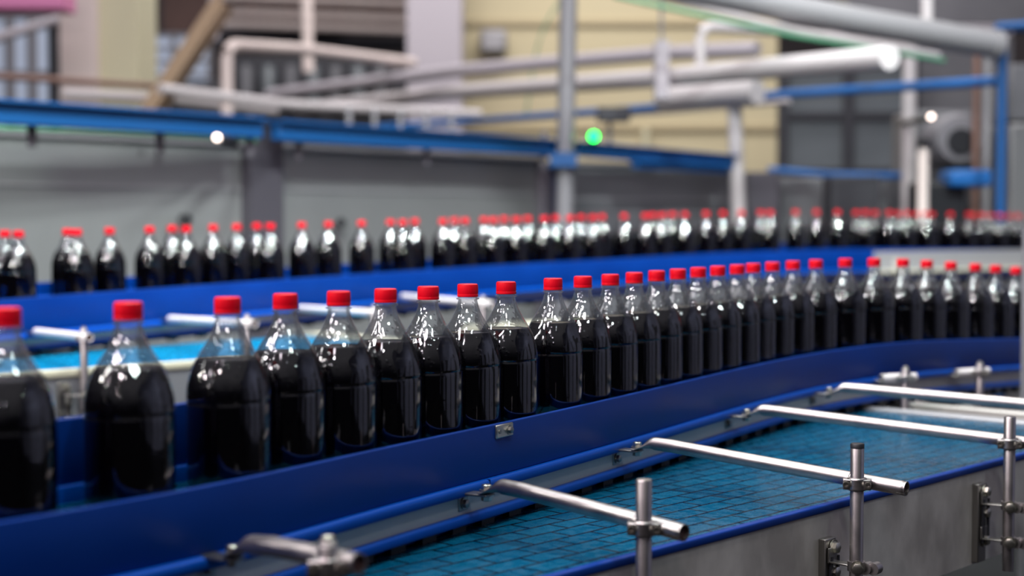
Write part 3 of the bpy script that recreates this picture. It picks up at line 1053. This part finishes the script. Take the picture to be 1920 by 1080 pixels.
def support(label, A, Pc, ptop, pbot, end, bracket=True, cap=None, conv_n=None, flatten=True):
    """A: bolted end by the rail, Pc: post/rod crossing (post axis), ptop/pbot: z of post ends, end: free length of rod past the post"""
    A, Pc = Vector(A), Vector(Pc)
    r_ = root('guide_support', (Pc.x, Pc.y, pbot), label, 'guide support', 'guide supports along the conveyors')
    view = Vector((Pc.x, Pc.y, 0)).normalized()
    rodc = Pc + view * .021
    dr_ = (rodc - A)
    L_ = dr_.length
    u = dr_.normalized()
    # rod with flattened, bolted end
    n = 26
    pts, fl = [], []
    for k in range(n + 1):
        t = k / n
        s = t * t * .07
        pts.append(A + u * s + Vector((0, 0, .012 * min(1, max(0, (s - .008) / .025)))))
        f = min(1, max(0, (s - .012) / .028))
        f = f * f * (3 - 2 * f) if flatten else 1
        if not flatten:
            pts[-1] = A + u * s
        fl.append(.17 + .83 * f)
    up = Vector((0, 0, .012))
    tail = rodc + u * end
    pts2 = pts + [pts[-1].lerp(tail + (up * 0), k / 8) for k in range(1, 9)]
    fl2 = fl + [1] * 8
    part('rod', T(pts2, RT, 24, False, fl2), M['tube'], r_)
    tp, dn = pts2[-1], (pts2[-1] - pts2[-2]).normalized()
    rod = r_.children[-1] if r_.children else None
    part('rod_mouth', hollow(tp - dn * .004, tp + dn * .0012, RT, .002, 24), M['tube'], r_)
    part('rod_bore', T([tp - dn * .004, tp - dn * .003], RT - .0012, 20), M['hole'], r_)
    # end bolt and small angle bracket on the side plate
    bm = hexbolt(bmesh.new(), A + u * .004 + Vector((0, 0, .001)), (0, 0, 1), .0072, .0095)
    part('end_bolt', bm, M['bolt'], r_)
    bm = hexbolt(bmesh.new(), A + u * .004 + Vector((0, 0, -.0035)), (0, 0, -1), .0072, .0085)
    part('end_nut', bm, M['bolt'], r_)
    nn = conv_n if conv_n is not None else -u
    nn = Vector((nn.x, nn.y, 0)).normalized()
    tt = Vector((-nn.y, nn.x, 0))
    rot = Matrix((tt, nn, Vector((0, 0, 1)))).transposed()
    bm = B(A - nn * .013 + Vector((0, 0, -.004)), (.024, .046, .0032), rot)
    box(bm, A - nn * .0345 + Vector((0, 0, -.016)), (.024, .0032, .026), rot)
    ab = part('angle_bracket', bm, M['bracket'], r_, .001)
    part('bracket_bolt', hexbolt(bmesh.new(), A - nn * .033 + Vector((0, 0, -.019)), nn, .006, .007), M['bracket'], r_, 0, ab)
    # post
    bm = T([(Pc.x, Pc.y, pbot), (Pc.x, Pc.y, ptop - .0015), (Pc.x, Pc.y, ptop)], [.0098, .0098, .0088], 28)
    part('post', bm, M['tube'], r_)
    if cap == 'dark':
        part('post_cap', T([(Pc.x, Pc.y, ptop - .004), (Pc.x, Pc.y, ptop + .0015), (Pc.x, Pc.y, ptop + .003)], [.0101, .0101, .009], 28), M['dark'], r_)
    clamp(r_, Pc, u, view)
    return r_


def bracket_on_panel(r_, Pc, foot, nrm, along, ztops):
    """mounting plate bolted on a side panel with strap arms that hold the post; foot: point on the panel face"""
    rot = Matrix((along, nrm, Vector((0, 0, 1)))).transposed()
    zt, zb = ztops
    bm = B(Vector((foot.x, foot.y, 0)) + nrm * .006 + Vector((0, 0, (zt + zb) / 2)), (.030, .012, zt - zb), rot)
    pl = part('mounting_plate', bm, M['bracket'], r_, .0015)
    for z in (zt - .014, zt - .050, zt - .098):
        part('plate_bolt', hexbolt(bmesh.new(), Vector((foot.x, foot.y, z)) + nrm * .013 + along * .006, nrm, .0085, .009), M['bolt'], r_, 0, pl)
    bm = bmesh.new()
    box(bm, Vector((foot.x, foot.y, zt - .064)) + nrm * .0155 + along * -.004, (.005, .004, .075), rot)
    box(bm, Vector((foot.x, foot.y, zt - .064)) + nrm * .0155 + along * .014, (.005, .004, .075), rot)
    part('plate_slot', bm, M['dark'], r_, 0, pl)
    for z in (zt - .034, zt - .094):
        a = Vector((foot.x, foot.y, z)) + nrm * .014
        b_ = Vector((Pc.x, Pc.y, z))
        dd_ = (b_ - a)
        L_ = dd_.length
        dd_.normalize()
        sd = Vector((-dd_.y, dd_.x, 0))
        ro = Matrix((dd_, sd, Vector((0, 0, 1)))).transposed()
        bm = B(a + dd_ * (L_ / 2), (L_, .018, .0028), ro)
        box(bm, a + Vector((0, 0, .010)) + nrm * .001, (.024, .0028, .022), rot)
        arm = part('strap_arm', bm, M['bracket'], r_, .0008)
        # clamp knuckle: barrel round the post and pinch bolt
        bm = T([b_ + Vector((0, 0, -.007)), b_ + Vector((0, 0, .007))], .0128, 26)
        view = Vector((Pc.x, Pc.y, 0)).normalized()
        side = Vector((0, 0, 1)).cross(view)
        side = Vector((view.y, -view.x, 0))
        for k in (0, 1):
            tube(bm, [b_ + side * (.012 + .011 * k) + Vector((0, 0, -.002)) - view * .010, b_ + side * (.019 + .011 * k) + Vector((0, 0, -.002)) + view * .004], .009, 22)
        kn = part('post_knuckle', bm, M['tube'], r_)
        part('pinch_bolt', hexbolt(bmesh.new(), b_ - view * .014 + side * .002, -view, .0078, .007), M['bolt'], r_, 0, kn)


def rail_point(path, px, off, z):
    """point on the near side of a conveyor (off from its centre line) seen at column px"""
    k = (px - 960) / F
    best = None
    for i in range(len(path) - 1):
        n_, _ = near_side(path, i)
        m_, _ = near_side(path, i + 1)
        a = path[i] + n_ * off
        b_ = path[i + 1] + m_ * off
        fa, fb = a.x - k * a.y, b_.x - k * b_.y
        if fa <= 0 <= fb or fb <= 0 <= fa:
            t = -fa / (fb - fa)
            q = a.lerp(b_, t)
            q.z += z
            best = (q, n_)
            break
    return best


def post_xy(px, off):
    """a point off metres in front of the side panel of the near transfer conveyor, at column px"""
    k = (px - 960) / F
    base = pa + TN * off
    # base + dd*t : x - k*y = 0
    t = -(base.x - k * base.y) / (dd.x - k * dd.y)
    return base + dd * t


ZA = NZ + .040     # height of bolted ends relative to the belt
near_sup = [
    ('steel rod and bolted post at the bottom left of the foreground belt', 428, (612, 1062), 1022, .045, None, False),
    ('steel rod whose round post stands left of all tall ones, over the teal belt edge', 908, (1209, 990), 899, .062, None, True),
    ('steel rod with black capped post in the middle of the steel side panel', 1192, (1611, 907), 835, .075, 'dark', True),
    ('steel rod meeting the rightmost tall post of the steel side panel', 1398, (1898, 832), 781, .10, None, True),
]
for lab, ax, (cx_, cy_), ty, endl, cp, brk in near_sup:
    A, an = rail_point(near_path, ax, .098, ZA)
    off = .055
    if ax == 428:
        q = post_xy(cx_, off)
        Pc = Vector((q.x, q.y, at(cx_, cy_, q.y).z))
        A.z = .948
        zt = at(cx_, ty, q.y).z
        r_ = support(lab, A, Pc, zt, LZ - .30, endl, True, cp, an)
        continue
    q = post_xy(cx_, off)
    zc = at(cx_, cy_, q.y).z
    zt = at(cx_, ty, q.y).z
    zbot = LZ - .175
    r_ = support(lab, A, Vector((q.x, q.y, zc)), zt, zbot, endl, True, cp, an)
    # the bracket plate sits a little to the left of the post
    foot = post_xy(cx_ - 62, 0.0)
    bracket_on_panel(r_, Vector((q.x, q.y, 0)), foot, TN, dd, (LZ - .048 if cx_ < 1700 else LZ - .03, LZ - .165))

# fourth rod, its post outside the frame
A, an = rail_point(near_path, 1553, .098, ZA)
q = post_xy(2105, .055)
support('steel rod furthest up the belt, running out of frame at the right edge', A, Vector((q.x, q.y, .925)), .97, LZ - .175, .08, True, None, an)

stand('edge_post', 1926, 425, 3.9, .011, M['pipe_d'], 'slim dark post cut by the right edge of the picture')

# short stub rods on posts below the right end
for (px, yt, lb) in ((1700, 694, 'short post with stub rod below the blue rail, left of two at right'), (1840, 683, 'short post with stub rod below the blue rail, nearer the right edge')):
    A, an = rail_point(near_path, px - 46, .085, ZA)
    q, _ = rail_point(near_path, px, .125, 0)
    zc = at(px, yt + 16, q.y).z
    zt = at(px, yt, q.y).z
    r_ = support(lb, Vector((A.x, A.y, zc)), Vector((q.x, q.y, zc)), zt, zc - .18, .025, True, None, an, False)
    for ch_ in r_.children:
        if ch_.name.split('.')[0] in ('rod', 'rod_mouth'):
            ch_.data.materials[0] = M['rod_satin']

# blurred ones along the far conveyor
for (ax, ay, cx2, cy2, lb, en) in ((66, 622, 155, 633, 'blurred rod and post at far left over the pale belt edge', .05),
                                   (318, 598, 462, 607, 'blurred rod and post behind third near bottle', .05),
                                   (562, 578, 702, 588, 'blurred rod and post behind the fifth near bottle', .05),
                                   (756, 556, 905, 570, 'blurred rod and post behind the eighth near bottle', .09)):
    A, an = rail_point(far_path, ax, .148, FZ + .03)
    # post in front of the pale edge
    k = (cx2 - 960) / F
    base = pa2 + TN2 * .04
    t = -(base.x - k * base.y) / (d2.x - k * d2.y)
    q = base + d2 * t
    zc = at(cx2, cy2, q.y).z
    A.z = at(ax, ay, A.y).z
    r_ = support(lb, A, Vector((q.x, q.y, zc)), zc + .02, LZ2 - .15, en, True, None, an, False)
    for ch_ in r_.children:
        if ch_.name.split('.')[0] in ('rod', 'rod_mouth', 'rod_collar', 'cross_clamp'):
            ch_.data.materials[0] = M['rod_satin']
    k = (cx2 - 42 - 960) / F
    t = -(pa2.x - k * pa2.y) / (d2.x - k * d2.y)
    bracket_on_panel(r_, Vector((q.x, q.y, 0)), pa2 + d2 * t, TN2, d2, (LZ2 - .03, LZ2 - .135))


# ------------------------------------------------------------------ bottles
def bottle_proto():
    H = BH
    prof = [(0, .006), (.016, .004), (.026, .0015), (.036, .0), (.0425, .0012), (.0460, .0045), (.0472, .010), (.0473, .018),
            (.0473, .060), (.0473, .092), (.0472, .0945), (.0466, .0958), (.0466, .0966), (.0473, .0980), (.0474, .100),
            (.0468, .109), (.0452, .118), (.0425, .128), (.0390, .137), (.0348, .145), (.0300, .153), (.0252, .1605),
            (.0215, .167), (.0182, .174), (.0160, .180), (.0146, .185), (.0138, .189), (.0138, .1905), (.0164, .1910), (.0164, .1928),
            (.0134, .1935), (.0130, .202)]
    shell = finish('soda_bottle', lathe(prof, 64), M['shell'])
    lq = [(0, .008), (.033, .002)]
    lvl = .1425
    for r, z in prof[4:]:
        if z < lvl:
            lq.append((r - .0011, z + (.0012 if z < .006 else 0)))
    lq += [(.0352, .1435), (.0338, .1427), (0, .1425)]
    liquid = finish('cola', lathe(lq, 56), M['cola'], shell)
    # cap with fine grip ribs and tamper band
    bm = bmesh.new()
    seg = 120
    rings = []
    zc = H
    for (r, z, rib) in ((.0145, zc - .0185, 0), (.0150, zc - .0180, 0), (.0151, zc - .0150, 0), (.0146, zc - .0146, 0), (.0150, zc - .0140, 1), (.0149, zc - .0030, 1),
                        (.0143, zc - .0008, 0), (.0130, zc, 0)):
        rings.append([bm.verts.new(((r - (.0005 if (rib and k % 3 == 0) else 0)) * math.cos(2 * PI * k / seg),
                                    (r - (.0005 if (rib and k % 3 == 0) else 0)) * math.sin(2 * PI * k / seg), z)) for k in range(seg)])
    for a, b in zip(rings[:-1], rings[1:]):
        for k in range(seg):
            bm.faces.new((a[k], a[(k + 1) % seg], b[(k + 1) % seg], b[k]))
    bm.faces.new(rings[-1])
    bm.faces.new(list(reversed(rings[0])))
    cap_ = finish('bottle_cap', bm, M['cap'], shell)
    return shell


ONES = 'first second third fourth fifth sixth seventh eighth ninth'.split()
TEENS = 'tenth eleventh twelfth thirteenth fourteenth fifteenth sixteenth seventeenth eighteenth nineteenth'.split()


def ordinal(n):
    if n < 10:
        return ONES[n - 1]
    if n < 20:
        return TEENS[n - 10]
    t, o = divmod(n, 10)
    base = {2: 'twent', 3: 'thirt', 4: 'fort'}[t]
    return base + 'ieth' if o == 0 else base + 'y-' + ONES[o - 1]


proto = bottle_proto()
used = False


def place(pos, label, group, rz):
    global used
    if not used:
        o = proto
        used = True
    else:
        o = proto.copy()
        COL.objects.link(o)
        for ch in proto.children:
            c_ = ch.copy()
            COL.objects.link(c_)
            c_.parent = o
    o.location = pos + Vector((0, 0, .0008))
    o.rotation_euler = (0, 0, rz)
    o['label'] = label
    o['category'] = 'bottle'
    o['group'] = group
    return o


def spread(pts, dmin, path, mx):
    """push touching neighbours apart along the belt"""
    pts = [centre(p, path, mx) for p in pts]
    for _ in range(60):
        for i in range(len(pts) - 1):
            v = (pts[i + 1] - pts[i])
            v.z = 0
            if v.length < dmin:
                m_ = v.normalized() * ((dmin - v.length) / 2)
                pts[i] -= m_
                pts[i + 1] += m_
        pts = [centre(p, path, mx) for p in pts]
    return pts


nb = spread(near_pos, .0950, near_path, .006)
N = len(nb)
for i, p in enumerate(nb):
    if i < (N + 1) // 2:
        pos = 'leftmost' if i == 0 else ordinal(i + 1) + ' from the left'
    else:
        j = N - i
        pos = 'rightmost' if j == 1 else ordinal(j) + ' from the right'
    lab = 'clear bottle of dark cola with red cap, %s in the near row' % pos
    if len(lab.split()) > 16:
        lab = 'red capped cola bottle, %s in the near row' % pos
    place(p, lab, 'cola bottles on the near conveyor', random.uniform(0, 6.28))

fp = []
sgn = 1
for i, x in enumerate(far_px):
    p = path_at_px(far_path, x).copy()
    touch = .093 * F / p.y * .62
    tight = (i and x - far_px[i - 1] < touch) or (i + 1 < len(far_px) and far_px[i + 1] - x < touch)
    if tight:
        v = Vector((p.x, p.y, 0)).normalized()
        p += v * (.075 * sgn)
        sgn = -sgn
    fp.append(p)
fb = spread(fp, .0948, far_path, .052)
N = len(fb)
for i, p in enumerate(fb):
    if i < (N + 1) // 2:
        pos = 'leftmost' if i == 0 else ordinal(i + 1) + ' from the left'
    else:
        j = N - i
        pos = 'rightmost' if j == 1 else ordinal(j) + ' from the right'
    place(p, 'blurred red capped cola bottle, %s in the far row' % pos, 'cola bottles on the far conveyor', random.uniform(0, 6.28))
